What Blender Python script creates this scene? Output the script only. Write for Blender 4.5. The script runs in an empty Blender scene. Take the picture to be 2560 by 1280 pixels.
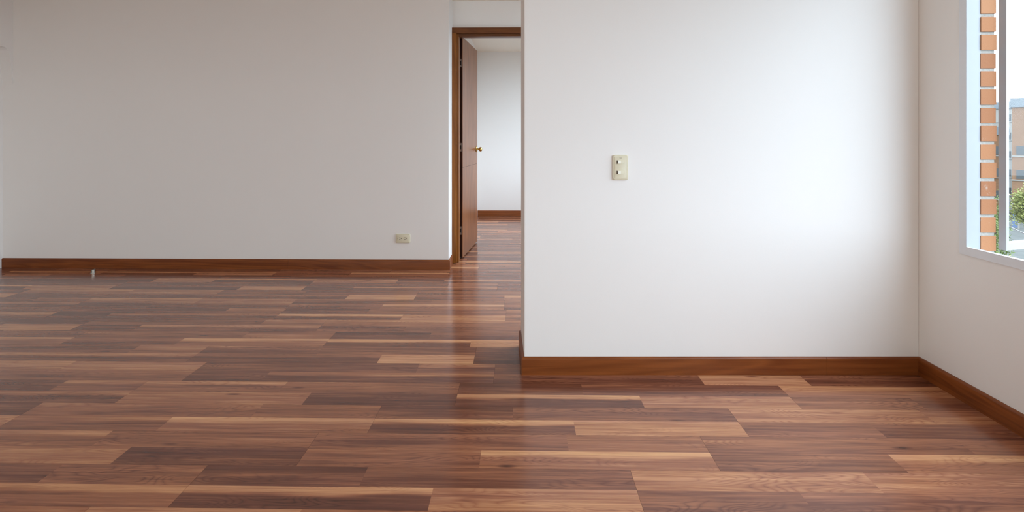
import bpy, bmesh, math, random
from mathutils import Vector, Matrix

random.seed(11)
scene = bpy.context.scene
COL = scene.collection

# ------------------------------------------------------------------ camera
FPX, CAM_H, YAW = 1289.0, 1.075, math.radians(0.97)
cam_d = bpy.data.cameras.new('camera')
cam_d.sensor_width = 36.0
cam_d.lens = 36.0 * FPX / 2560.0
cam_d.shift_y = -296.0 / 2560.0
cam_d.clip_start = 0.05
cam_d.clip_end = 500
cam = bpy.data.objects.new('camera', cam_d)
COL.objects.link(cam)
cam.location = (0, 0, CAM_H)
cam.rotation_euler = (math.pi / 2, 0, YAW)
scene.camera = cam

# ------------------------------------------------------------------ sky and exposure
world = bpy.data.worlds.new('overcast_sky')
scene.world = world
world.use_nodes = True
wn = world.node_tree.nodes
wl = world.node_tree.links
wn.clear()
w_out = wn.new('ShaderNodeOutputWorld')
w_bg = wn.new('ShaderNodeBackground')
w_bg.inputs['Color'].default_value = (0.695, 0.848, 1.0, 1)
# white overcast, a little brighter towards the zenith as overcast skies are
SKY = 7.3
w_tc = wn.new('ShaderNodeTexCoord')
w_sep = wn.new('ShaderNodeSeparateXYZ')
wl.new(w_tc.outputs['Generated'], w_sep.inputs[0])
w_mx = wn.new('ShaderNodeMath')
w_mx.operation = 'MAXIMUM'
w_mx.inputs[1].default_value = 0.0
wl.new(w_sep.outputs[2], w_mx.inputs[0])
w_ma = wn.new('ShaderNodeMath')
w_ma.operation = 'MULTIPLY_ADD'
w_ma.inputs[1].default_value = SKY * 0.5
w_ma.inputs[2].default_value = SKY * 0.72
wl.new(w_mx.outputs[0], w_ma.inputs[0])
wl.new(w_ma.outputs[0], w_bg.inputs['Strength'])
wl.new(w_bg.outputs[0], w_out.inputs[0])

vs = scene.view_settings
vs.view_transform = 'Standard'
vs.look = 'None'
vs.gamma = 1.0
vs.use_curve_mapping = False
vs.exposure = 0.0
scene.cycles.max_bounces = 16
scene.cycles.diffuse_bounces = 10
scene.cycles.glossy_bounces = 6
scene.cycles.transparent_max_bounces = 12
scene.cycles.sample_clamp_indirect = 8.0


def portal(x, y0, y1, z0, z1, rotz, centre=None):
    """sampling portal in a window opening: guides sky light, emits nothing itself"""
    l = bpy.data.lights.new('window_portal', 'AREA')
    l.shape = 'RECTANGLE'
    l.size = y1 - y0
    l.size_y = z1 - z0
    l.cycles.is_portal = True
    o = bpy.data.objects.new('window_portal', l)
    COL.objects.link(o)
    o.location = centre or (x, (y0 + y1) / 2, (z0 + z1) / 2)
    o.rotation_euler = (math.pi / 2, 0, rotz)
    return o


# main dimensions (metres)
XR = 1.81           # right wall, room side
XS = 0.85           # unseen facade by corridor and far room, moved in to strengthen their window light
XN = -4.193         # left wall, room side
XNB = -4.2805       # back of the arched niche in it
YB = 4.19           # back wall
YD = 4.43           # wall with the door
YF = 7.046          # far wall of the room behind the door
YREAR = -2.9        # wall behind the camera
ZC = 2.25
BBH, BBT = 0.080, 0.012
W_A = (-2.2, 2.114, 0.629, 2.16)    # window openings: y0, y1, z0, z1
W_B = (2.80, 4.34, 0.25, 2.18)
W_C = (4.75, 6.75, 0.55, 2.10)
for xw, (a, b, c_, d_) in ((XR, W_A), (XS, W_B), (XS, W_C)):
    portal(xw + 0.10, a, b, c_, d_, math.pi / 2)
W_D = (-4.1, -0.2, 0.62, 2.20)        # added fill window in the wall behind the camera: x0, x1, z0, z1
portal(0, W_D[0], W_D[1], W_D[2], W_D[3], 0.0, ((W_D[0] + W_D[1]) / 2, YREAR - 0.11, (W_D[2] + W_D[3]) / 2))


# ------------------------------------------------------------------ materials
def nt(name):
    m = bpy.data.materials.new(name)
    m.use_nodes = True
    t = m.node_tree
    b = t.nodes['Principled BSDF']
    return m, t, b


class N:
    """tiny helper around a node tree"""
    def __init__(self, t):
        self.t = t

    def add(self, typ, **kw):
        n = self.t.nodes.new(typ)
        for k, v in kw.items():
            setattr(n, k, v)
        return n

    def link(self, a, b):
        self.t.links.new(a, b)

    def math(self, op, a, b=None, clamp=False):
        n = self.add('ShaderNodeMath', operation=op, use_clamp=clamp)
        for i, v in enumerate((a, b)):
            if v is None:
                continue
            if isinstance(v, (int, float)):
                n.inputs[i].default_value = v
            else:
                self.link(v, n.inputs[i])
        return n.outputs[0]

    def mix(self, fac, a, b, blend='MIX'):
        n = self.add('ShaderNodeMix', data_type='RGBA', blend_type=blend)
        for s, v in ((n.inputs[0], fac), (n.inputs[6], a), (n.inputs[7], b)):
            if isinstance(v, (int, float)):
                s.default_value = v
            elif isinstance(v, tuple):
                s.default_value = v if len(v) == 4 else (*v, 1)
            else:
                self.link(v, s)
        return n.outputs[2]

    def noise(self, vec, scale=5, detail=2, rough=0.5, dist=0.0):
        n = self.add('ShaderNodeTexNoise')
        n.inputs['Scale'].default_value = scale
        n.inputs['Detail'].default_value = detail
        n.inputs['Roughness'].default_value = rough
        n.inputs['Distortion'].default_value = dist
        if vec is not None:
            self.link(vec, n.inputs['Vector'])
        return n.outputs[0]

    def mapping(self, vec, scale=(1, 1, 1), loc=(0, 0, 0)):
        n = self.add('ShaderNodeMapping')
        n.inputs['Scale'].default_value = scale
        n.inputs['Location'].default_value = loc
        self.link(vec, n.inputs['Vector'])
        return n.outputs[0]

    def ramp(self, fac, stops):
        n = self.add('ShaderNodeValToRGB')
        e = n.color_ramp.elements
        while len(e) < len(stops):
            e.new(0.5)
        for i, (p, c) in enumerate(stops):
            e[i].position = p
            e[i].color = (*c, 1)
        self.link(fac, n.inputs[0])
        return n.outputs[0]

    def bump(self, h, strength, dist=0.002):
        n = self.add('ShaderNodeBump')
        n.inputs['Strength'].default_value = strength
        n.inputs['Distance'].default_value = dist
        self.link(h, n.inputs['Height'])
        return n.outputs[0]


def mat_plain(name, col, rough=0.5, metal=0.0, spec=0.5, var=0.0, vscale=20.0, bump=0.0, bscale=200.0):
    m, t, b = nt(name)
    n = N(t)
    b.inputs['Roughness'].default_value = rough
    b.inputs['Metallic'].default_value = metal
    b.inputs['Specular IOR Level'].default_value = spec
    b.inputs['Base Color'].default_value = (*col, 1)
    geo = n.add('ShaderNodeNewGeometry').outputs['Position']
    if var > 0:
        f = n.noise(geo, vscale, 3)
        lo = tuple(max(0, c * (1 - var)) for c in col)
        hi = tuple(min(1, c * (1 + var)) for c in col)
        n.link(n.mix(f, lo, hi), b.inputs['Base Color'])
    if bump > 0:
        n.link(n.bump(n.noise(geo, bscale, 2), bump), b.inputs['Normal'])
    return m


def mat_wood(name, dark, light, axis, rough=0.3, fine=1.0, coat=0.0, spec=0.25):
    """plain straight-grained wood; axis = direction of the grain (0,1,2) in world space"""
    m, t, b = nt(name)
    n = N(t)
    geo = n.add('ShaderNodeNewGeometry').outputs['Position']
    s = [60 * fine, 60 * fine, 60 * fine]
    s[axis] = 2.2
    v = n.mapping(geo, tuple(s))
    a = n.noise(v, 1.0, 4, 0.6, 0.6)
    s2 = [9 * fine, 9 * fine, 9 * fine]
    s2[axis] = 0.9
    c = n.noise(n.mapping(geo, tuple(s2), (3.1, 1.7, 4.4)), 1.0, 2, 0.5, 0.8)
    w = n.math('SINE', n.math('MULTIPLY', c, 38.0))
    f = n.math('ADD', n.math('MULTIPLY', a, 0.75), n.math('MULTIPLY', w, 0.10))
    f = n.math('ADD', f, n.math('MULTIPLY', c, 0.30), clamp=True)
    n.link(n.ramp(f, [(0.25, dark), (0.8, light)]), b.inputs['Base Color'])
    b.inputs['Roughness'].default_value = rough
    b.inputs['Specular IOR Level'].default_value = spec
    b.inputs['Coat Weight'].default_value = coat
    b.inputs['Coat Roughness'].default_value = 0.15
    n.link(n.bump(a, 0.08, 0.001), b.inputs['Normal'])
    return m


def mat_floor():
    """walnut laminate: print tone per strip comes from the plank meshes, grain is procedural"""
    m, t, b = nt('walnut_laminate')
    n = N(t)
    uv = n.add('ShaderNodeUVMap', uv_map='strip').outputs[0]
    at = n.add('ShaderNodeAttribute', attribute_name='print')
    sep = n.add('ShaderNodeSeparateColor')
    n.link(at.outputs['Color'], sep.inputs[0])
    tone, seed, grad = sep.outputs[0], sep.outputs[1], sep.outputs[2]
    sx = n.add('ShaderNodeSeparateXYZ')
    n.link(uv, sx.inputs[0])
    u, v = sx.outputs[0], sx.outputs[1]        # u metres along the plank, v 0..1 across a strip
    cmb = n.add('ShaderNodeCombineXYZ')
    n.link(u, cmb.inputs[0])
    n.link(n.math('MULTIPLY', v, 0.0965), cmb.inputs[1])
    n.link(n.math('MULTIPLY', seed, 53.0), cmb.inputs[2])
    P = cmb.outputs[0]
    streak = n.noise(n.mapping(P, (5, 190, 1)), 1.0, 3, 0.6, 0.3)
    fibre = n.noise(n.mapping(P, (26, 700, 1)), 1.0, 2, 0.6)
    band = n.noise(n.mapping(P, (1.4, 24, 1.0), (2.2, 0.3, 7.0)), 1.0, 2, 0.5, 0.5)
    cath = n.noise(n.mapping(P, (2.4, 15, 1.0), (5.1, 1.3, 3.0)), 1.0, 1.0, 0.4, 0.4)
    ring = n.math('SINE', n.math('MULTIPLY', cath, 78.0))
    ring = n.math('POWER', n.math('ABSOLUTE', ring), 0.6)
    rmask = n.noise(n.mapping(P, (2.0, 11, 1.0), (9.0, 4.0, 1.0)), 1.0, 1, 0.5)
    rmask = n.math('MULTIPLY', n.math('SUBTRACT', rmask, 0.44), 5.0, clamp=True)
    # knots
    vo = n.add('ShaderNodeTexVoronoi', feature='F1')
    vo.inputs['Scale'].default_value = 1.0
    vo.inputs['Randomness'].default_value = 0.9
    n.link(n.mapping(P, (4.2, 17, 1.0)), vo.inputs['Vector'])
    cs = n.add('ShaderNodeSeparateColor')
    n.link(vo.outputs['Color'], cs.inputs[0])
    kn = n.math('SUBTRACT', 1.0, n.math('MULTIPLY', vo.outputs['Distance'], 5.5), clamp=True)
    kn = n.math('MULTIPLY', n.math('POWER', kn, 1.3), n.math('GREATER_THAN', cs.outputs[0], 0.80))
    # some strips are printed with a pale sapwood band along the far edge
    wob = n.noise(n.mapping(P, (2.6, 6, 1.0), (1.0, 8.0, 2.0)), 1.0, 2, 0.5)
    vv = n.math('ADD', v, n.math('MULTIPLY', n.math('SUBTRACT', wob, 0.5), 0.45))
    ss = n.add('ShaderNodeMapRange', interpolation_type='SMOOTHSTEP')
    ss.inputs['From Min'].default_value = 0.50
    ss.inputs['From Max'].default_value = 0.78
    n.link(vv, ss.inputs['Value'])
    g = n.math('MULTIPLY', n.math('SUBTRACT', grad, 0.5), n.math('SUBTRACT', ss.outputs[0], 0.38))
    f = n.math('ADD', tone, n.math('MULTIPLY', g, 0.95))
    lines = n.noise(n.mapping(P, (3.2, 95, 1), (4.0, 2.0, 0.0)), 1.0, 3, 0.55, 0.25)
    f = n.math('ADD', f, n.math('MULTIPLY', n.math('SUBTRACT', lines, 0.5), 0.50))
    f = n.math('ADD', f, n.math('MULTIPLY', n.math('SUBTRACT', streak, 0.5), 0.36))
    f = n.math('ADD', f, n.math('MULTIPLY', n.math('SUBTRACT', fibre, 0.5), 0.16))
    f = n.math('ADD', f, n.math('MULTIPLY', n.math('SUBTRACT', band, 0.5), 0.50))
    rr = n.math('MULTIPLY', n.math('SUBTRACT', ring, 0.72), rmask)
    f = n.math('ADD', f, n.math('MULTIPLY', rr, 0.19))
    f = n.math('SUBTRACT', f, n.math('MULTIPLY', kn, 0.55), clamp=True)
    colr = n.ramp(f, [(0.0, (0.070, 0.023, 0.013)), (0.30, (0.172, 0.058, 0.030)),
                      (0.55, (0.355, 0.135, 0.063)), (0.78, (0.58, 0.270, 0.122)),
                      (1.0, (0.75, 0.41, 0.185))])
    hue = n.noise(n.mapping(P, (1.1, 14, 1.0), (3.3, 6.1, 2.4)), 1.0, 2, 0.5)
    hue = n.math('MULTIPLY', n.math('SUBTRACT', hue, 0.42), 3.0, clamp=True)
    colr = n.mix(n.math('MULTIPLY', hue, 0.45), colr, n.mix(1.0, colr, (0.88, 0.88, 1.22), 'MULTIPLY'))
    n.link(colr, b.inputs['Base Color'])
    b.inputs['Roughness'].default_value = 0.21
    b.inputs['IOR'].default_value = 1.52
    rg = n.math('ADD', 0.15, n.math('MULTIPLY', streak, 0.08))
    n.link(rg, b.inputs['Roughness'])
    n.link(n.bump(streak, 0.05, 0.0006), b.inputs['Normal'])
    return m


def mat_paint(name, col, rough=0.6):
    m, t, b = nt(name)
    n = N(t)
    geo = n.add('ShaderNodeNewGeometry').outputs['Position']
    f = n.noise(geo, 1.7, 3, 0.5)
    lo = tuple(c * 0.985 for c in col)
    n.link(n.mix(f, lo, col), b.inputs['Base Color'])
    b.inputs['Roughness'].default_value = rough
    b.inputs['Specular IOR Level'].default_value = 0.3
    h = n.math('ADD', n.noise(geo, 160, 2), n.math('MULTIPLY', n.noise(geo, 9, 2), 2.0))
    n.link(n.bump(h, 0.06, 0.002), b.inputs['Normal'])
    return m


def mat_brick(name):
    m, t, b = nt(name)
    n = N(t)
    geo = n.add('ShaderNodeNewGeometry').outputs['Position']
    inf = n.add('ShaderNodeObjectInfo').outputs['Random']
    base = n.ramp(inf, [(0.0, (0.33, 0.125, 0.052)), (0.5, (0.44, 0.185, 0.078)), (1.0, (0.50, 0.235, 0.11))])
    sp = n.noise(geo, 140, 3, 0.6)
    base = n.mix(n.math('MULTIPLY', sp, 0.4), base, (0.42, 0.22, 0.12))
    # dried mortar smears
    sm = n.noise(n.mapping(geo, (22, 22, 16)), 1.0, 4, 0.65, 0.8)
    sm = n.math('MULTIPLY', n.math('SUBTRACT', sm, 0.66), 9.0, clamp=True)
    n.link(n.mix(n.math('MULTIPLY', sm, 0.7), base, (0.5, 0.44, 0.37)), b.inputs['Base Color'])
    b.inputs['Roughness'].default_value = 0.85
    n.link(n.bump(sp, 0.3, 0.002), b.inputs['Normal'])
    return m


def mat_far_brick(name):
    m, t, b = nt(name)
    n = N(t)
    geo = n.add('ShaderNodeNewGeometry').outputs['Position']
    a = n.noise(n.mapping(geo, (2, 2, 12)), 1.0, 4, 0.6)
    c = n.noise(geo, 0.35, 2)
    base = n.ramp(a, [(0.3, (0.125, 0.058, 0.024)), (0.7, (0.175, 0.090, 0.042))])
    n.link(n.mix(n.math('MULTIPLY', c, 0.4), base, (0.17, 0.10, 0.055)), b.inputs['Base Color'])
    b.inputs['Roughness'].default_value = 0.9
    return m


def mat_glass(name, tint=(1, 1, 1), refl=0.08):
    m = bpy.data.materials.new(name)
    m.use_nodes = True
    t = m.node_tree
    t.nodes.clear()
    n = N(t)
    o = n.add('ShaderNodeOutputMaterial')
    tr = n.add('ShaderNodeBsdfTransparent')
    tr.inputs[0].default_value = (*tint, 1)
    gl = n.add('ShaderNodeBsdfGlossy')
    gl.inputs['Roughness'].default_value = 0.02
    lw = n.add('ShaderNodeLayerWeight')
    lw.inputs[0].default_value = 0.5
    fac = n.math('ADD', n.math('MULTIPLY', n.math('POWER', lw.outputs['Facing'], 5.0), 0.3), refl * 0.15)
    mx = n.add('ShaderNodeMixShader')
    n.link(fac, mx.inputs[0])
    n.link(tr.outputs[0], mx.inputs[1])
    n.link(gl.outputs[0], mx.inputs[2])
    n.link(mx.outputs[0], o.inputs[0])
    return m


def mat_leaf(name, a, c):
    m, t, b = nt(name)
    n = N(t)
    geo = n.add('ShaderNodeNewGeometry').outputs['Position']
    f = n.noise(geo, 1.6, 3)
    n.link(n.mix(f, a, c), b.inputs['Base Color'])
    b.inputs['Roughness'].default_value = 0.6
    return m


M = {
    'paint': mat_paint('white_wall_paint', (0.86, 0.825, 0.785)),
    'ceil': mat_paint('white_ceiling_paint', (0.86, 0.78, 0.68)),
    'floor': mat_floor(),
    'subfloor': mat_plain('dark_underlay', (0.035, 0.02, 0.014), 0.9, var=0.2),
    'skirt_x': mat_wood('skirting_wood_x', (0.125, 0.028, 0.006), (0.27, 0.078, 0.018), 0, 0.32),
    'skirt_y': mat_wood('skirting_wood_y', (0.125, 0.028, 0.006), (0.27, 0.078, 0.018), 1, 0.32),
    'frame_z': mat_wood('door_frame_wood', (0.16, 0.048, 0.008), (0.33, 0.115, 0.020), 2, 0.35),
    'frame_x': mat_wood('door_header_wood', (0.10, 0.030, 0.008), (0.20, 0.066, 0.016), 0, 0.35),
    'leaf_z': mat_wood('door_leaf_veneer', (0.17, 0.055, 0.019), (0.33, 0.125, 0.047), 2, 0.3, 0.6),
    'edge_z': mat_wood('shaded_door_edge_wood', (0.022, 0.005, 0.002), (0.045, 0.013, 0.005), 2, 0.5),  # backlit door edge: its shade is put into the dark wood colour
    'brass': mat_plain('polished_brass', (0.62, 0.42, 0.13), 0.22, 1.0, var=0.08),
    'steel': mat_plain('dull_steel', (0.46, 0.44, 0.42), 0.4, 1.0, var=0.1),
    'chrome': mat_plain('worn_chrome', (0.42, 0.38, 0.32), 0.3, 1.0, var=0.08),
    'rubber': mat_plain('dark_rubber', (0.02, 0.017, 0.014), 0.7, var=0.2),
    'cream': mat_plain('cream_plastic', (0.72, 0.655, 0.48), 0.35, var=0.03, vscale=60),
    'cream2': mat_plain('pale_cream_plastic', (0.84, 0.80, 0.68), 0.3, var=0.03, vscale=60),
    'slot': mat_plain('socket_hole_and_shadow_dark', (0.06, 0.045, 0.03), 0.7, var=0.1),  # outlet holes, and the painted shadow strip beside each rocker pad
    'mark': mat_plain('grey_print', (0.22, 0.20, 0.17), 0.6, var=0.1),
    'alu': mat_plain('white_aluminium_daylit_copy', (0.42, 0.44, 0.47), 0.35, var=0.02, vscale=30),  # white lacquer, colour darkened to offset strong daylight on these faces
    'alu_in': mat_plain('white_aluminium_shaded_copy', (0.76, 0.77, 0.79), 0.4, var=0.02, vscale=30),  # lighter copy of the same lacquer for the shaded room-side flange
    'bead': mat_plain('grey_glazing_bead', (0.46, 0.44, 0.38), 0.5, var=0.05),
    'brick': mat_brick('orange_clay_brick'),
    'mortar': mat_plain('cement_mortar', (0.42, 0.40, 0.36), 0.95, var=0.25, vscale=120, bump=0.6, bscale=260),
    'glass': mat_glass('clear_glass'),
    'bronze': mat_glass('warm_fill_glass', (1.0, 0.955, 0.885)),  # made-up tint, warms the fill light from behind the camera
    'far_brick': mat_far_brick('far_facade_brick'),
    'far_pale': mat_plain('pale_render', (0.20, 0.185, 0.16), 0.9, var=0.1, vscale=0.6),
    'far_grey': mat_plain('grey_render', (0.13, 0.14, 0.145), 0.9, var=0.08, vscale=0.6),
    'far_pane': mat_plain('far_window_pane', (0.035, 0.037, 0.035), 0.35, var=0.4, vscale=0.5),
    'far_blind': mat_plain('far_window_blind', (0.13, 0.135, 0.155), 0.6, var=0.15, vscale=3),
    'leaf_a': mat_leaf('leaf_green', (0.05, 0.085, 0.018), (0.17, 0.20, 0.045)),
    'leaf_b': mat_leaf('leaf_yellow_green', (0.08, 0.10, 0.016), (0.24, 0.23, 0.045)),
    'bark': mat_plain('tree_bark', (0.10, 0.07, 0.045), 0.9, var=0.4, vscale=6),
    'yard': mat_plain('grey_yard', (0.060, 0.060, 0.052), 0.95, var=0.5, vscale=0.9),
    'blue': mat_plain('blue_sheet', (0.07, 0.10, 0.17), 0.6, var=0.2, vscale=3),
}


# ------------------------------------------------------------------ mesh helpers
def box(bm, x0, x1, y0, y1, z0, z1):
    vs_ = [bm.verts.new((x, y, z)) for z in (z0, z1) for y in (y0, y1) for x in (x0, x1)]
    for f in ((0, 2, 3, 1), (4, 5, 7, 6), (0, 1, 5, 4), (2, 6, 7, 3), (0, 4, 6, 2), (1, 3, 7, 5)):
        bm.faces.new([vs_[i] for i in f])
    return vs_


def prism(bm, pts, z0, z1, axes=(0, 1, 2)):
    """extrude a polygon given in axes[0], axes[1] from z0 to z1 along axes[2]"""
    def co(p, z):
        c = [0, 0, 0]
        c[axes[0]], c[axes[1]], c[axes[2]] = p[0], p[1], z
        return c
    a = [bm.verts.new(co(p, z0)) for p in pts]
    b = [bm.verts.new(co(p, z1)) for p in pts]
    bm.faces.new(a)
    bm.faces.new(b[::-1])
    k = len(pts)
    for i in range(k):
        bm.faces.new((a[i], b[i], b[(i + 1) % k], a[(i + 1) % k]))
    bmesh.ops.recalc_face_normals(bm, faces=bm.faces[:])


def lathe(bm, prof, seg=24):
    """revolve (r, z) profile about z, closed ends"""
    rings = []
    for r, z in prof:
        rings.append([bm.verts.new((r * math.cos(2 * math.pi * i / seg), r * math.sin(2 * math.pi * i / seg), z)) for i in range(seg)])
    for a, b in zip(rings, rings[1:]):
        for i in range(seg):
            bm.faces.new((a[i], a[(i + 1) % seg], b[(i + 1) % seg], b[i]))
    bm.faces.new(rings[0][::-1])
    bm.faces.new(rings[-1])


def tube(bm, p0, p1, r, seg=10):
    p0, p1 = Vector(p0), Vector(p1)
    d = (p1 - p0).normalized()
    q = Vector((0, 0, 1)).rotation_difference(d).to_matrix()
    rings = []
    for p in (p0, p1):
        rings.append([bm.verts.new(p + q @ Vector((r * math.cos(2 * math.pi * i / seg), r * math.sin(2 * math.pi * i / seg), 0))) for i in range(seg)])
    for i in range(seg):
        bm.faces.new((rings[0][i], rings[0][(i + 1) % seg], rings[1][(i + 1) % seg], rings[1][i]))
    bm.faces.new(rings[0][::-1])
    bm.faces.new(rings[1])


def rounded_rect(w, h, r, seg=5):
    pts = []
    for cx, cy, a0 in ((w / 2 - r, h / 2 - r, 0), (-w / 2 + r, h / 2 - r, 90), (-w / 2 + r, -h / 2 + r, 180), (w / 2 - r, -h / 2 + r, 270)):
        for i in range(seg + 1):
            a = math.radians(a0 + 90 * i / seg)
            pts.append((cx + r * math.cos(a), cy + r * math.sin(a)))
    return pts


def bevel(bm, w, seg=2):
    bmesh.ops.bevel(bm, geom=[e for e in bm.edges if e.calc_face_angle(0) > 0.6], offset=w, segments=seg, affect='EDGES', profile=0.5)


def wloc(o):
    v = Vector((0, 0, 0))
    while o is not None:
        v = v + o.location
        o = o.parent
    return v


def obj(name, bm, mat, parent=None, smooth=False, xf=None, loc=None):
    """link a bmesh built in world space (or in xf space) as one mesh object"""
    if xf is not None:
        bm.transform(xf)
    base = wloc(parent) if parent is not None else Vector((0, 0, 0))
    if loc is not None:
        loc = Vector(loc)
        bm.transform(Matrix.Translation(-loc))
    else:
        bm.transform(Matrix.Translation(-base))
    me = bpy.data.meshes.new(name)
    bm.to_mesh(me)
    bm.free()
    for mm in (mat if isinstance(mat, (list, tuple)) else [mat]):
        me.materials.append(M[mm])
    if smooth:
        for p in me.polygons:
            p.use_smooth = True
        me.set_sharp_from_angle(angle=math.radians(35))
    o = bpy.data.objects.new(name, me)
    COL.objects.link(o)
    if parent is not None:
        o.parent = parent
    if loc is not None:
        o.location = loc - base
    return o


def empty(name, loc):
    o = bpy.data.objects.new(name, None)
    o.empty_display_size = 0.05
    COL.objects.link(o)
    o.location = loc
    return o


def tag(o, label=None, cat=None, group=None, kind=None):
    if label:
        o['label'] = label
    if cat:
        o['category'] = cat
    if group:
        o['group'] = group
    if kind:
        o['kind'] = kind
    return o


def struct(name, bm, mat, label, cat, **kw):
    return tag(obj(name, bm, mat, **kw), label, cat, kind='structure')


# ------------------------------------------------------------------ room shell
bm = bmesh.new()
box(bm, -4.5, 1.93, YREAR - 0.1, 2.70, -0.12, -0.0085)
box(bm, -4.5, XS + 0.06, 2.70, YF + 0.1, -0.12, -0.0085)
floor = struct('floor', bm, 'subfloor', 'walnut brown laminate floor of two-strip planks', 'floor')

bm = bmesh.new()
box(bm, -4.5, 1.93, YREAR - 0.1, 2.70, ZC, ZC + 0.12)
box(bm, -4.5, XS + 0.06, 2.70, YF + 0.1, ZC, ZC + 0.12)
struct('ceiling', bm, 'ceil', 'plain white painted ceiling above the room and the doorway', 'ceiling')

# back wall with its return into the door recess
bm = bmesh.new()
box(bm, -4.5, -0.587, YB, 4.55, 0, ZC)
bevel(bm, 0.003, 2)
struct('wall_back', bm, 'paint', 'long white wall with the power outlet, left of the door recess', 'wall')

# wall holding the door
bm = bmesh.new()
box(bm, -0.587, 0.24, YD, 4.55, 2.006, ZC)
box(bm, 0.24, XS, YD, 4.55, 0, ZC)
struct('wall_door', bm, 'paint', 'white wall above and beside the wooden door frame', 'wall')

# partition
bm = bmesh.new()
prism(bm, [(0.0155, 2.345), (XR, 2.3755), (XR, 2.70), (0.0015, 2.662)], 0, ZC)
bevel(bm, 0.004, 2)
struct('wall_partition', bm, 'paint', 'bright white thick wall with the light switch beside the window', 'wall')

X1 = 1.862
# left wall with a shallow round-cornered niche
arch = [(YB + 0.02, 1.50), (4.1899, 1.508), (4.1850, 1.548), (4.1765, 1.6153), (4.1700, 1.675), (4.1632, 1.7352), (4.1540, 1.766),
        (4.1430, 1.789), (4.1336, 1.8023), (4.1205, 1.811), (4.1050, 1.813), (4.0819, 1.813)]
bm = bmesh.new()
prism(bm, arch + [(0.5, 1.813), (0.5, 0.0), (YREAR, 0.0), (YREAR, ZC), (YB + 0.02, ZC)], -4.2805, XN, axes=(1, 2, 0))
box(bm, -4.42, -4.2805, YREAR, YB + 0.02, 0, ZC)
struct('wall_left', bm, 'paint', 'white side wall with a shallow round-cornered niche meeting the back wall', 'wall')

bm = bmesh.new()
box(bm, -4.5, W_D[0], YREAR - 0.1, YREAR, 0, ZC)
box(bm, W_D[1], X1, YREAR - 0.1, YREAR, 0, ZC)
box(bm, W_D[0], W_D[1], YREAR - 0.1, YREAR, 0, W_D[2])
box(bm, W_D[0], W_D[1], YREAR - 0.1, YREAR, W_D[3], ZC)
struct('wall_rear', bm, 'paint', 'white wall facing the doorway across the room', 'wall')

# right wall with the window, and the set-back wall with two windows
def wall_with_windows(name, x0, x1, ya, yb, wins, label):
    bm = bmesh.new()
    cuts = [ya]
    for w in wins:
        cuts += [w[0] - 0.02, w[1] + 0.02]
    cuts.append(yb)
    for i in range(0, len(cuts), 2):
        box(bm, x0, x1, cuts[i], cuts[i + 1], 0, ZC)
    for w in wins:
        box(bm, x0, x1, w[0] - 0.02, w[1] + 0.02, 0, w[2] - 0.024)
        box(bm, x0, x1, w[0] - 0.02, w[1] + 0.02, w[3] + 0.024, ZC)
    return struct(name, bm, 'paint', label, 'wall')


wall_with_windows('wall_right', XR, X1, YREAR - 0.1, 2.70, [W_A], 'white wall with the low window, right of the partition')
wall_with_windows('wall_setback', XS, XS + 0.052, 2.70, YF + 0.1, [W_B, W_C], 'unseen white window wall, moved in to brighten the corridor')

# room behind the door
bm = bmesh.new()
box(bm, -0.70, XS + 0.05, YF, YF + 0.1, 0, ZC)
struct('wall_far', bm, 'paint', 'white wall seen through the open doorway', 'wall')
bm = bmesh.new()
box(bm, -0.70, -0.590, 4.55, YF, 0, ZC)
struct('wall_bedroom_left', bm, 'paint', 'white side wall behind the open door leaf', 'wall')


# ------------------------------------------------------------------ floor planks
PW, PL, Y0 = 0.193, 1.38, 2.253
PRINTS = {  # far strip, near strip: (start, end, tone, tone slope across)
    'P1': ([(0, .743, .62, .10), (.743, PL, .56, .0)], [(0, .49, .42, .0), (.49, PL, .40, .1)]),
    'P2': ([(0, .90, .42, .10), (.90, PL, .46, .0)], [(0, .60, .42, .1), (.60, PL, .60, .30)]),
    'P3': ([(0, .528, .32, -.15), (.528, PL, .37, .0)], [(0, .758, .48, .55), (.758, PL, .63, .0)]),
    'P4': ([(0, .594, .40, .10), (.594, PL, .36, .0)], [(0, .92, .34, .20), (.92, PL, .72, .0)]),
    'P5': ([(0, .62, .52, .25), (.62, PL, .46, .0)], [(0, .763, .58, .0), (.763, PL, .28, .0)]),
    'P6': ([(0, 1.02, .36, .0), (1.02, PL, .50, .2)], [(0, .35, .30, .0), (.35, PL, .42, .30)]),
}
ENDS = {-4: .354, -3: .6445, -2: .822, -1: 1.115, 0: 1.26, 1: -.226, 2: -1.02, 3: -1.14, 4: -1.47, 5: -1.485,
        6: -.71, 7: -1.547, 8: -2.305}
KNOWN = {  # row: {start: print}
    -4: {-2.406: 'P2', -1.026: 'P3', .354: 'P1'}, -3: {-2.116: 'P5', -.735: 'P2', .6445: 'P2'},
    -2: {-1.938: 'P2', -.558: 'P3', .822: 'P1'}, -1: {-1.645: 'P5', -.265: 'P3', 1.115: 'P1'},
    0: {-1.5: 'P6', -.12: 'P4'}, 1: {-1.606: 'P4', -.226: 'P6'}, 2: {-2.40: 'P2', -1.02: 'P3', .36: 'P1'},
    3: {-2.52: 'P6', -1.14: 'P1'}, 4: {-2.85: 'P6', -1.47: 'P3'}, 5: {-4.245: 'P6', -2.865: 'P1', -1.485: 'P2'},
    6: {-3.47: 'P1', -2.09: 'P4', -.71: 'P2'}, 7: {-2.927: 'P4', -1.547: 'P6'}, 8: {-3.685: 'P4', -2.305: 'P3'},
}


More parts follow.
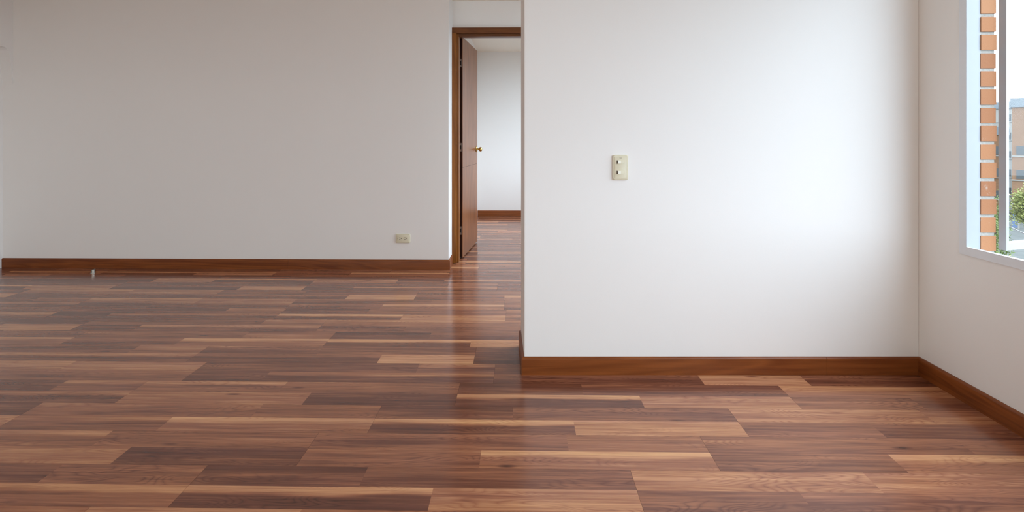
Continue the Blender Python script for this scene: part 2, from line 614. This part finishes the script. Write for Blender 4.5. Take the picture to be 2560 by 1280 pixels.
def make_plank(row, x0, pname, rng, xa, xb):
    ya, yb = Y0 + PW * row, Y0 + PW * (row + 1)
    g = 0.0003
    bm = bmesh.new()
    uvl = bm.loops.layers.uv.new('strip')
    cl = bm.loops.layers.float_color.new('print')
    jt = rng.uniform(-.04, .04)
    ym = (ya + yb) / 2
    a, b = max(x0 + g, xa), min(x0 + PL - g, xb)
    far, near = PRINTS[pname]
    seed0 = rng.random()

    def quad(p, tone, seed, grad, uvs):
        f = bm.faces.new([bm.verts.new(q) for q in p])
        for l, w in zip(f.loops, uvs):
            l[uvl].uv = w
            l[cl] = (tone, seed, grad, 1)
    for strip, (s0, s1) in ((far, (ym, yb - g)), (near, (ya + g, ym))):
        for (u0, u1, tone, gr) in strip:
            p, q = max(x0 + u0, a), min(x0 + u1, b)
            if q - p < 1e-4:
                continue
            tone_ = min(.95, max(.05, tone + jt + rng.uniform(-.02, .02)))
            sd = (seed0 + rng.random()) % 1.0
            quad(((p, s0, 0), (q, s0, 0), (q, s1, 0), (p, s1, 0)), tone_, sd, .5 + gr,
                 ((p - x0, 0), (q - x0, 0), (q - x0, 1), (p - x0, 1)))
    z = -0.008
    for p in (((a, ya + g, z), (b, ya + g, z), (b, ya + g, 0), (a, ya + g, 0)),
              ((b, yb - g, z), (a, yb - g, z), (a, yb - g, 0), (b, yb - g, 0)),
              ((a, yb - g, z), (a, ya + g, z), (a, ya + g, 0), (a, yb - g, 0)),
              ((b, ya + g, z), (b, yb - g, z), (b, yb - g, 0), (b, ya + g, 0)),
              ((a, yb - g, z), (b, yb - g, z), (b, ya + g, z), (a, ya + g, z))):
        quad(p, .12, seed0, .5, ((0, 0), (.1, 0), (.1, .1), (0, .1)))
    bmesh.ops.remove_doubles(bm, verts=bm.verts[:], dist=1e-5)
    cx = (a + b) / 2
    o = obj('plank', bm, 'floor', parent=floor, loc=(cx, ym, 0))
    return o


rng = random.Random(5)
r_lo, r_hi = -27, 24
for row in range(r_lo, r_hi + 1):
    ya = Y0 + PW * row
    far_room = ya > 4.52
    xa, xb = (-0.595 if far_room else -4.30), (XS + 0.005 if ya > 2.60 else 1.815)
    e = ENDS.get(row, rng.uniform(0, PL))
    x = e - PL * math.ceil((e - xa) / PL)
    while x < xb:
        if x + PL > xa + 0.01:
            pn = None
            for k, v in KNOWN.get(row, {}).items():
                if abs(k - x) < 0.08:
                    pn = v
            if pn is None:
                pn = rng.choice(['P2', 'P2', 'P3', 'P6', 'P6'] if row >= 9 else ['P1', 'P2', 'P2', 'P3', 'P4', 'P5', 'P6', 'P6'])
            if ya < YF:
                make_plank(row, x, pn, rng, xa, xb)
        x += PL


# ------------------------------------------------------------------ skirting boards
def skirt_profile(t=BBT, h=BBH):
    """outline across the board: (distance from wall, height), rounded top edge"""
    pts = [(0, 0), (t, 0), (t, h - 0.012)]
    for i in range(1, 6):
        a = math.radians(90 * i / 5)
        pts.append((t - 0.009 + 0.009 * math.cos(a), h - 0.012 + 0.012 * math.sin(a)))
    pts.append((0, h))
    return pts


def skirt(name, parent, p0, p1, nrm, mat, m0=0.0, m1=0.0):
    """board along the wall foot p0-p1; nrm points into the room; m0/m1 mitre slopes at both ends"""
    p0, p1, nrm = Vector((*p0, 0)), Vector((*p1, 0)), Vector((*nrm, 0)).normalized()
    d = (p1 - p0).normalized()
    prof = skirt_profile()
    bm = bmesh.new()
    A = [bm.verts.new(p0 + nrm * w + d * (m0 * w) + Vector((0, 0, z))) for w, z in prof]
    B = [bm.verts.new(p1 + nrm * w + d * (m1 * w) + Vector((0, 0, z))) for w, z in prof]
    bm.faces.new(A)
    bm.faces.new(B[::-1])
    k = len(prof)
    for i in range(k):
        bm.faces.new((A[i], B[i], B[(i + 1) % k], A[(i + 1) % k]))
    bmesh.ops.recalc_face_normals(bm, faces=bm.faces[:])
    return obj(name, bm, mat, parent=parent, smooth=True)


bb = tag(empty('baseboard_back', (-2.4, YB, 0)), 'reddish brown wooden skirting along the wall with the outlet', 'baseboard', kind='structure')
skirt('skirting_board', bb, (XNB + 0.002, YB), (-1.9006, YB), (0, -1), 'skirt_x')
skirt('skirting_board', bb, (-1.8994, YB), (-0.587, YB), (0, -1), 'skirt_x', 0, 1)
skirt('skirting_board', bb, (-0.587, YB), (-0.587, 4.372), (1, 0), 'skirt_y', -1, 0)

bp = tag(empty('baseboard_partition', (0.9, 2.34, 0)), 'reddish brown wooden skirting below the light switch, wrapping the wall end', 'baseboard', kind='structure')
fl, fr = (0.0155, 2.345), (XR, 2.3755)


def on_front(x):
    return (x, fl[1] + (x - fl[0]) / (fr[0] - fl[0]) * (fr[1] - fl[1]))


nf = (fr[1] - fl[1], -(fr[0] - fl[0]))
skirt('skirting_board', bp, fl, on_front(1.3842), nf, 'skirt_x', -1, 0)
skirt('skirting_board', bp, on_front(1.3852), fr, nf, 'skirt_x', 0, -1)
skirt('skirting_board', bp, (0.0015, 2.662), fl, (-1, 0.02), 'skirt_y', 0, 1)

br = tag(empty('baseboard_right', (XR, 1.0, 0)), 'dark reddish brown skirting under the window', 'baseboard', kind='structure')
skirt('skirting_board', br, (XR, 2.3755), (XR, YREAR), (-1, 0), 'skirt_y', 1, 0)
bd = tag(empty('baseboard_door', (0.55, YD, 0)), 'brown wooden skirting right of the door frame', 'baseboard', kind='structure')
skirt('skirting_board', bd, (0.241, YD), (XS, YD), (0, -1), 'skirt_x')
bf = tag(empty('baseboard_far', (0.5, YF, 0)), 'brown wooden skirting seen through the doorway', 'baseboard', kind='structure')
skirt('skirting_board', bf, (-0.590, YF), (XS, YF), (0, -1), 'skirt_x')
bm = bmesh.new()
box(bm, XNB, XNB + 0.004, 0.6, YB - BBT - 0.002, 0, 0.06)
struct('baseboard_niche', bm, 'paint', 'thin white skirting at the foot of the wall niche', 'baseboard')


# ------------------------------------------------------------------ door
door = tag(empty('door_1', (-0.17, 4.47, 0)), 'brown wooden door standing open with brass knob in a wooden frame', 'door', kind='structure')
fx0, fx1 = -0.587, -0.5495
bm = bmesh.new()
box(bm, fx0, fx1, 4.39, 4.555, 0.004, 1.9655)
bevel(bm, 0.003, 2)
obj('jamb', bm, 'frame_z', parent=door, smooth=True)
bm = bmesh.new()
box(bm, 0.2025, 0.24, 4.39, 4.555, 0.004, 2.0137)
bevel(bm, 0.003, 2)
obj('jamb', bm, 'frame_z', parent=door, smooth=True)
bm = bmesh.new()
box(bm, fx0, 0.2025, 4.391, 4.555, 1.966, 2.0137)
bevel(bm, 0.003, 2)
obj('header', bm, 'frame_x', parent=door, smooth=True)
for (a, b) in ((fx1, -0.533), (0.186, 0.2025)):
    bm = bmesh.new()
    box(bm, a, b, 4.43, 4.51, 0.004, 1.966)
    bevel(bm, 0.0025, 2)
    obj('door_stop_strip', bm, 'frame_z', parent=door, smooth=True)
bm = bmesh.new()
box(bm, -0.533, 0.186, 4.43, 4.51, 1.946, 1.966)
bevel(bm, 0.0025, 2)
obj('door_stop_strip', bm, 'frame_x', parent=door, smooth=True)

# leaf in its own frame: origin at the hinge edge, u along the leaf, w through it
ang = math.atan2(5.3023 - 4.565, -0.4461 + 0.515)
LX = Matrix.Translation((-0.515, 4.565, 0)) @ Matrix.Rotation(ang, 4, 'Z')   # u -> local x, leaf body on local +y side
LW, LT = 0.735, 0.036
root_leaf = None
bm = bmesh.new()
box(bm, 0.0012, LW - 0.0012, 0.0012, LT - 0.0012, 0.012, 1.966)
core = obj('leaf', bm, 'edge_z', parent=door, xf=LX)
for (za, zb) in ((0.011, 0.8085), (0.8115, 1.967)):
    bm = bmesh.new()
    box(bm, 0.0004, LW, 0, 0.005, za, zb)
    bevel(bm, 0.0008, 1)
    obj('panel', bm, 'leaf_z', parent=core, xf=LX)
    bm = bmesh.new()
    box(bm, 0.0004, LW, LT - 0.005, LT, za, zb)
    bevel(bm, 0.0008, 1)
    obj('panel', bm, 'leaf_z', parent=core, xf=LX)
for zc in (1.737, 0.99, 0.25):
    bm = bmesh.new()
    box(bm, -0.0016, 0.0006, 0.010, LT + 0.002, zc - 0.037, zc + 0.037)
    box(bm, -0.003, 0.0006, 0.012, LT + 0.002, zc + 0.021, zc + 0.037)
    box(bm, -0.003, 0.0006, 0.012, LT + 0.002, zc - 0.037, zc - 0.021)
    hg = obj('hinge', bm, 'edge_z', parent=door, xf=LX)
    hg.data.materials.clear()
    hg.data.materials.append(M['steel'])
    bm = bmesh.new()
    tube(bm, (-0.003, LT + 0.006, zc - 0.037), (-0.003, LT + 0.006, zc + 0.037), 0.0055, 12)
    obj('knuckle', bm, 'steel', parent=hg, smooth=True, xf=LX)
    bm = bmesh.new()
    box(bm, -0.0022, 0.0, 0.013, LT - 0.004, zc - 0.018, zc + 0.018)
    obj('leaf_recess', bm, 'rubber', parent=hg, xf=LX)
for side in (1, -1):
    R = LX @ Matrix.Translation((LW - 0.06, 0 if side > 0 else LT, 0.957)) @ Matrix.Rotation(math.pi / 2 * side, 4, 'X')
    bm = bmesh.new()
    lathe(bm, [(0.029, 0), (0.029, 0.004), (0.025, 0.007), (0.016, 0.009)], 28)
    k = obj('knob', bm, 'brass', parent=door, smooth=True, xf=R)
    bm = bmesh.new()
    lathe(bm, [(0.012, 0.008), (0.010, 0.018), (0.010, 0.026), (0.014, 0.029), (0.0205, 0.034), (0.0235, 0.042), (0.0225, 0.050), (0.017, 0.057), (0.009, 0.060)], 28)
    obj('knob_ball', bm, 'brass', parent=k, smooth=True, xf=R)
bm = bmesh.new()
box(bm, LW - 0.0006, LW + 0.0012, 0.007, LT - 0.007, 0.90, 1.01)
obj('latch_plate', bm, 'brass', parent=door, xf=LX)


# ------------------------------------------------------------------ wall fittings
def plate(bm, w, h, t, r, lip=0.0035):
    """rounded cover plate, local x right, z up, towards -y"""
    o_ = rounded_rect(w, h, r)
    i_ = rounded_rect(w - 2 * lip, h - 2 * lip, r - lip * 0.5)
    lv = [[bm.verts.new((x, 0, z)) for x, z in o_], [bm.verts.new((x, -t * 0.6, z)) for x, z in o_], [bm.verts.new((x, -t, z)) for x, z in i_]]
    k = len(o_)
    for a, b in zip(lv, lv[1:]):
        for i in range(k):
            bm.faces.new((a[i], a[(i + 1) % k], b[(i + 1) % k], b[i]))
    bm.faces.new(lv[0])
    bm.faces.new(lv[-1][::-1])
    bmesh.ops.recalc_face_normals(bm, faces=bm.faces[:])


sx_, sy_ = on_front(0.4518)
sw = tag(empty('light_switch', (sx_, sy_, 0.94)), 'cream double rocker light switch on the bright white wall', 'light switch')
SX = Matrix.Translation((sx_, sy_, 0.94)) @ Matrix.Rotation(math.atan2(fr[1] - fl[1], fr[0] - fl[0]), 4, 'Z')
bm = bmesh.new()
plate(bm, 0.0705, 0.1145, 0.009, 0.008)
obj('cover_plate', bm, 'cream', parent=sw, smooth=True, xf=SX)
bm = bmesh.new()
prism(bm, rounded_rect(0.0525, 0.0965, 0.003, 3), -0.0115, -0.0085, axes=(0, 2, 1))
bevel(bm, 0.0008, 2)
obj('center_panel', bm, 'cream', parent=sw, smooth=True, xf=SX)
for zc in (0.0245, -0.0228):
    bm = bmesh.new()
    box(bm, -0.0178, 0.0172, -0.0118, -0.0110, zc - 0.0077, zc + 0.0077)
    hs = obj('rocker_bed', bm, 'cream', parent=sw, xf=SX)
    bm = bmesh.new()
    prism(bm, [(-0.0003, -0.0116), (-0.0003, -0.0142), (0.0155, -0.0124), (0.0155, -0.0116)], zc - 0.0068, zc + 0.0068, axes=(0, 1, 2))
    obj('rocker', bm, 'cream', parent=hs, xf=SX)
    bm = bmesh.new()
    prism(bm, [(-0.0135, -0.0116), (-0.0135, -0.0182), (-0.0003, -0.0168), (-0.0003, -0.0116)], zc - 0.0068, zc + 0.0068, axes=(0, 1, 2))
    bevel(bm, 0.0005, 1)
    obj('rocker_pad', bm, 'cream2', parent=hs, xf=SX)
    bm = bmesh.new()
    box(bm, -0.0176, -0.0136, -0.0121, -0.0115, zc - 0.0072, zc + 0.0072)
    obj('rocker_shadow', bm, 'slot', parent=hs, xf=SX)  # dark strip standing in for the shadow left of the raised pad
bm = bmesh.new()
for i, (w_, h_) in enumerate(((.0012, .0032), (.0012, .0024), (.0014, .0024), (.0012, .0024), (.0013, .0024), (.001, .0022))):
    x_ = -0.0052 + i * 0.0019
    box(bm, x_, x_ + w_, -0.01165, -0.0114, 0.0412, 0.0412 + h_)
obj('printed_mark', bm, 'mark', parent=sw, xf=SX)

ox, oz = -0.9586, 0.2536
ot = tag(empty('power_outlet', (ox, YB, oz)), 'beige double power outlet low on the white wall near the door', 'power outlet')
OX = Matrix.Translation((ox, YB, oz))
bm = bmesh.new()
plate(bm, 0.118, 0.0735, 0.009, 0.008)
obj('cover_plate', bm, 'cream', parent=ot, smooth=True, xf=OX)
bm = bmesh.new()
prism(bm, rounded_rect(0.098, 0.0555, 0.003, 3), -0.0115, -0.0085, axes=(0, 2, 1))
bevel(bm, 0.0008, 2)
obj('center_panel', bm, 'cream', parent=ot, smooth=True, xf=OX)
for xc in (-0.021, 0.020):
    bm = bmesh.new()
    prism(bm, rounded_rect(0.032, 0.030, 0.006, 4), -0.0122, -0.0110, axes=(0, 2, 1))
    sk = obj('socket', bm, 'cream', parent=ot, xf=OX)
    for dz in (0.0066, -0.0066):
        bm = bmesh.new()
        box(bm, xc - 0.009, xc + 0.001, -0.0126, -0.0118, dz - 0.0015, dz + 0.0015)
        obj('slot', bm, 'slot', parent=sk, xf=OX)
    bm = bmesh.new()
    prism(bm, [(xc + 0.008 + 0.003 * math.cos(a * math.pi / 6), 0.003 * math.sin(a * math.pi / 6)) for a in range(12)], -0.0126, -0.0118, axes=(0, 2, 1))
    obj('earth_hole', bm, 'slot', parent=sk, xf=OX)
    sk.data.transform(Matrix.Translation((xc, 0, 0)))
bm = bmesh.new()
box(bm, -0.0455, -0.0442, -0.0119, -0.0114, -0.003, 0.005)
obj('printed_mark', bm, 'mark', parent=ot, xf=OX)

# floor door stop
ds = tag(empty('door_stop', (-3.39, 4.03, 0)), 'tiny metal and rubber door stop on the floor by the skirting', 'door stop')
DX = Matrix.Translation((-3.39, 4.03, 0))
bm = bmesh.new()
lathe(bm, [(0.017, 0.0), (0.017, 0.004), (0.0155, 0.006), (0.012, 0.007)], 24)
obj('base', bm, 'chrome', parent=ds, smooth=True, xf=DX)
bm = bmesh.new()
# half-round chrome shell with a rubber core
for i in range(12):
    a0, a1 = math.radians(-75 + i * 15), math.radians(-75 + (i + 1) * 15)
    for z0, z1 in ((0.005, 0.030),):
        p = [(0.0165, a0, z0), (0.0165, a1, z0), (0.0165, a1, z1), (0.0165, a0, z1), (0.0135, a0, z0), (0.0135, a1, z0), (0.0135, a1, z1), (0.0135, a0, z1)]
        v = [bm.verts.new((r * math.cos(a), r * math.sin(a), z)) for r, a, z in p]
        for f in ((0, 1, 2, 3), (5, 4, 7, 6), (3, 2, 6, 7), (1, 0, 4, 5)):
            bm.faces.new([v[j] for j in f])
bmesh.ops.remove_doubles(bm, verts=bm.verts[:], dist=1e-5)
obj('shell', bm, 'chrome', parent=ds, smooth=True, xf=DX)
bm = bmesh.new()
lathe(bm, [(0.0132, 0.006), (0.0132, 0.026), (0.011, 0.029), (0.006, 0.030)], 20)
obj('rubber_core', bm, 'rubber', parent=ds, smooth=True, xf=DX)


# ------------------------------------------------------------------ windows
def ring(bm, x0, x1, y0, y1, z0, z1, w):
    """rectangular frame in the YZ plane, bars of width w inside y0..y1, z0..z1"""
    box(bm, x0, x1, y0, y1, z0, z0 + w)
    box(bm, x0, x1, y0, y1, z1 - w, z1)
    box(bm, x0, x1, y0, y0 + w, z0 + w, z1 - w)
    box(bm, x0, x1, y1 - w, y1, z0 + w, z1 - w)


def window(name, w, label, fixed, XR=XR):
    y0, y1, z0, z1 = w
    win = tag(empty(name, (XR, (y0 + y1) / 2, z0)), label, 'window', kind='structure')
    e = 0.034
    bm = bmesh.new()
    ring(bm, XR - 0.010, XR + 0.002, y0 - e, y1 + e, z0 - e + 0.005, z1 + e, e - 0.0005)
    bevel(bm, 0.005, 3)
    obj('flange', bm, 'alu_in', parent=win, smooth=True)
    bm = bmesh.new()
    ring(bm, XR - 0.0095, XR + 0.0286, y0 - 0.022, y1 + 0.022, z0 - 0.022, z1 + 0.022, 0.022)
    obj('frame', bm, 'alu', parent=win)
    bm = bmesh.new()
    ring(bm, XR + 0.0286, XR + 0.0493, y0 - 0.018, y1 + 0.018, z0 - 0.020, z1 + 0.018, 0.0145)
    obj('track', bm, 'alu', parent=win)
    for (a, b) in fixed:
        bm = bmesh.new()
        ring(bm, XR + 0.020, XR + 0.046, a, b, z0 + 0.001, z1 - 0.001, 0.035)
        s_ = obj('sash', bm, 'alu', parent=win)
        bm = bmesh.new()
        box(bm, XR + 0.030, XR + 0.034, a + 0.034, b - 0.034, z0 + 0.035, z1 - 0.035)
        obj('pane', bm, 'glass', parent=s_)
    return win


winA = window('window_1', W_A, 'low white aluminium window with one casement swung outward', [(W_A[0], -1.4), (-1.398, -0.6), (-0.598, 0.4), (0.402, 1.35)])
window('window_2', W_B, 'white aluminium window behind the partition', [(W_B[0], 3.50), (3.502, W_B[1])], XS)
window('window_3', W_C, 'white aluminium window of the room behind the door', [(W_C[0], 5.80), (5.802, W_C[1])], XS)

# added unseen window behind the camera: warm fill for the left side
winD = tag(empty('fill_window', ((W_D[0] + W_D[1]) / 2, YREAR, W_D[2])), 'added unseen fill window with panes tinted to warm the light on the long wall', 'window', kind='structure')
npan = 3
for i in range(npan):
    a = W_D[0] + (W_D[1] - W_D[0]) * i / npan + 0.002
    b = W_D[0] + (W_D[1] - W_D[0]) * (i + 1) / npan - 0.002
    ya, yb = YREAR - 0.07, YREAR - 0.03
    bm = bmesh.new()
    box(bm, a, b, ya, yb, W_D[2] + .001, W_D[2] + .05)
    box(bm, a, b, ya, yb, W_D[3] - .05, W_D[3] - .001)
    box(bm, a, a + .04, ya, yb, W_D[2] + .05, W_D[3] - .05)
    box(bm, b - .04, b, ya, yb, W_D[2] + .05, W_D[3] - .05)
    s_ = obj('sash', bm, 'alu', parent=winD)
    bm = bmesh.new()
    box(bm, a + .039, b - .039, YREAR - .052, YREAR - .048, W_D[2] + .049, W_D[3] - .049)
    obj('pane', bm, 'bronze', parent=s_)

# open casement
A = math.radians(20)
SXF = Matrix.Translation((1.940, 2.093, 0)) @ Matrix.Rotation(A, 4, 'Z')     # local x along the sash, local y away from the room
zb, zt, SW = 0.6227, 2.15, 0.70
bm = bmesh.new()
box(bm, 0, 0.0165, 0, 0.026, zb, zt)
box(bm, SW - 0.0165, SW, 0, 0.026, zb, zt)
box(bm, 0.0165, SW - 0.0165, 0, 0.026, zb, zb + 0.029)
box(bm, 0.0165, SW - 0.0165, 0, 0.026, zt - 0.029, zt)
bevel(bm, 0.0015, 1)
cas = obj('casement', bm, 'alu', parent=winA, xf=SXF)
bm = bmesh.new()
box(bm, 0.0165, 0.030, 0.012, 0.024, zb + 0.029, zt - 0.029)
box(bm, SW - 0.030, SW - 0.0165, 0.012, 0.024, zb + 0.029, zt - 0.029)
obj('glazing_bead', bm, 'bead', parent=cas, xf=SXF)
bm = bmesh.new()
box(bm, 0.028, SW - 0.028, 0.016, 0.020, zb + 0.028, zt - 0.028)
obj('pane', bm, 'glass', parent=cas, xf=SXF)
bm = bmesh.new()
tube(bm, (1.958, 2.090, 0.716), (1.872, 1.72, 0.655), 0.0022, 8)
obj('stay_rod', bm, 'alu', parent=winA)
bm = bmesh.new()
tube(bm, (0.016, 0.006, 0.845), (0.030, 0.006, 0.845), 0.003, 8)
obj('catch', bm, 'brass', parent=cas, xf=SXF)

# brick pier outside the window
ext = tag(empty('wall_exterior', (1.89, 2.114, -0.6)), 'orange clay brick pier just outside the open window', 'wall', kind='structure')
pit = 0.0738
bm = bmesh.new()
box(bm, 1.8592, 1.9145, 2.1180, 2.70, -0.6, 2.4)
obj('mortar', bm, 'mortar', parent=ext)
bz = 0.765 - pit * 17
rb = random.Random(3)
meshes = {}
for i in range(42):
    z = bz + pit * i
    if z > 2.36:
        break
    segs = [(2.113, 2.233), (2.245, 2.465), (2.477, 2.697)] if i % 2 else [(2.113, 2.333), (2.345, 2.565), (2.577, 2.697)]
    for j, (a, b) in enumerate(segs):
        key = round(b - a, 3)
        bm = bmesh.new()
        hh = pit - 0.0125 + rb.uniform(-.002, .001)
        dx, dy = rb.uniform(-.0015, .001), rb.uniform(0, .003)
        vs_ = box(bm, 1.8590, 1.9195 + dx, a + dy, b, z, z + hh)
        bevel(bm, 0.0014, 1)
        obj('brick', bm, 'brick', parent=ext, loc=(1.89, (a + b) / 2, z + hh / 2))
bm = bmesh.new()
box(bm, 1.863, 1.935, -0.9, 2.16, 0.555, 0.600)
bevel(bm, 0.004, 1)
obj('brick_sill', bm, 'mortar', parent=ext)


# ------------------------------------------------------------------ outside
GZ = -9.0


def view(x, d):
    """ground position at image column x (of 2560) and camera depth d: used once to place far things"""
    k = (x - 1280) / FPX
    return (k * d * math.cos(YAW) - d * math.sin(YAW), k * d * math.sin(YAW) + d * math.cos(YAW))


bm = bmesh.new()
box(bm, 2.2, 190, -90, 190, GZ - 0.3, GZ)
struct('ground', bm, 'yard', 'grey uneven yard far below the window', 'ground')


def facade(name, label, cx, cy, yawd, width, depth, z_top, wall, rows, cols, ww, wh, z_first, pitch, band=None):
    """block whose front faces local -y; windows as frame + panes"""
    root = tag(empty(name, (cx, cy, GZ)), label, 'building')
    X = Matrix.Translation((cx, cy, 0)) @ Matrix.Rotation(math.radians(yawd), 4, 'Z')
    bm = bmesh.new()
    box(bm, -width / 2, width / 2, 0, depth, GZ, z_top)
    obj('wall', bm, wall, parent=root, xf=X)
    bm = bmesh.new()
    box(bm, -width / 2 - 0.15, width / 2 + 0.15, -0.15, depth + 0.15, z_top, z_top + 1.1)
    obj('parapet', bm, 'far_grey', parent=root, xf=X)
    for r in range(rows):
        z = z_first - r * pitch
        bm = bmesh.new()
        box(bm, -width / 2 - 0.03, width / 2 + 0.03, -0.10, 0.02, z - 0.16, z - 0.02)
        obj('sill_band', bm, 'far_pale', parent=root, xf=X)
        for c in range(cols):
            x = -width / 2 + (c + 0.5) * width / cols
            bm = bmesh.new()
            box(bm, x - ww / 2, x + ww / 2, -0.05, 0.03, z, z + wh)
            wo = obj('window', bm, wall, parent=root, xf=X)
            for s_ in (-1, 1):
                bm = bmesh.new()
                xa, xb = sorted((x + s_ * 0.07, x + s_ * (ww / 2 - 0.07)))
                box(bm, xa, xb, -0.07, -0.045, z + 0.07, z + wh - 0.07)
                obj('pane', bm, 'far_blind' if (r * 3 + c * 5 + s_) % 3 == 0 else 'far_pane', parent=wo, xf=X)
    return root


def block(name, label, px, d, width, depth, z_top, *args):
    """facade() placed by its left front corner: image column px at camera depth d, front turned 45 degrees"""
    lx, ly = view(px, d)
    k = width / 2 * math.sqrt(0.5)
    return facade(name, label, lx + k, ly - k, -45, width, depth, z_top, *args)


block('apartment_building', 'orange brick apartment block with grey parapet and rows of windows', 2530, 62, 17.6, 10, 4.7, 'far_brick', 4, 8, 1.6, 1.2, -1.05, 2.87)
block('apartment_building', 'low orange brick block seen beside the tall one', 2330, 72, 7.4, 8, 1.4, 'far_brick', 3, 3, 1.6, 1.2, -1.2, 2.87)
block('apartment_building', 'pale rendered apartment block behind the brick ones', 2260, 90, 24, 10, 5.6, 'far_pale', 5, 8, 1.6, 1.2, 3.6, 2.87)


def tree(name, label, x, y, zc, r, rz, n, leaf, mat, group='trees below the window'):
    root = tag(empty(name, (x, y, GZ)), label, 'tree', group)
    rt = random.Random(int(x * 100))
    bm = bmesh.new()
    lathe(bm, [(0.16, GZ), (0.11, (GZ + zc) / 2), (0.06, zc), (0.02, zc + rz * 0.6)], 8)
    bm.transform(Matrix.Translation((x, y, 0)))
    obj('trunk', bm, 'bark', parent=root, smooth=True)
    verts, faces = [], []
    clumps = []
    for i in range(46):
        u = Vector((rt.gauss(0, 1), rt.gauss(0, 1), rt.gauss(0, 1))).normalized() * rt.uniform(0.45, 0.95)
        clumps.append(Vector((u.x * r, u.y * r, u.z * rz)))
    for i in range(n):
        c = clumps[i % len(clumps)]
        p = c + Vector((rt.gauss(0, .17) * r, rt.gauss(0, .17) * r, rt.gauss(0, .15) * rz))
        a = Vector((rt.gauss(0, 1), rt.gauss(0, 1), rt.gauss(0, .6))).normalized()
        b = a.cross(Vector((rt.gauss(0, 1), rt.gauss(0, 1), rt.gauss(0, 1)))).normalized()
        s = leaf * rt.uniform(.6, 1.2)
        k = len(verts)
        for q in (-a * s, b * s * .45, a * s, -b * s * .45):
            verts.append(p + q + Vector((0, 0, zc - GZ)))
        faces.append((k, k + 1, k + 2, k + 3))
    me = bpy.data.meshes.new('foliage')
    me.from_pydata(verts, [], faces)
    me.materials.append(M[mat])
    o = bpy.data.objects.new('foliage', me)
    COL.objects.link(o)
    o.parent = root
    tag(o, kind='stuff')
    return root


x, y = view(2592, 26)
tree('tree', 'round yellow green tree in front of the brick apartment block', x, y, -2.35, .95, 1.05, 12000, .07, 'leaf_b')
x, y = view(2487, 20)
tree('tree', 'slim dark green tree close beside the brick pier', x, y, -3.0, .50, 1.9, 6000, .05, 'leaf_a')
x, y = view(2550, 13)
tree('tree', 'leafy bright green treetop just below the open casement', x, y, -3.45, 1.3, 1.25, 8000, .045, 'leaf_b')

gx, gy = view(2545, 57)
gate = tag(empty('yard_gate', (gx, gy, GZ)), 'blue panel gate with pale post standing in the yard', 'gate')
GX = Matrix.Translation((gx, gy, 0)) @ Matrix.Rotation(math.radians(-45), 4, 'Z')
bm = bmesh.new()
box(bm, -0.45, 0, -0.03, 0.03, GZ + 0.1, GZ + 2.0)
obj('panel', bm, 'blue', parent=gate, xf=GX)
bm = bmesh.new()
tube(bm, (0.05, 0, GZ), (0.05, 0, GZ + 2.2), 0.08, 10)
obj('post', bm, 'far_pale', parent=gate, smooth=True, xf=GX)
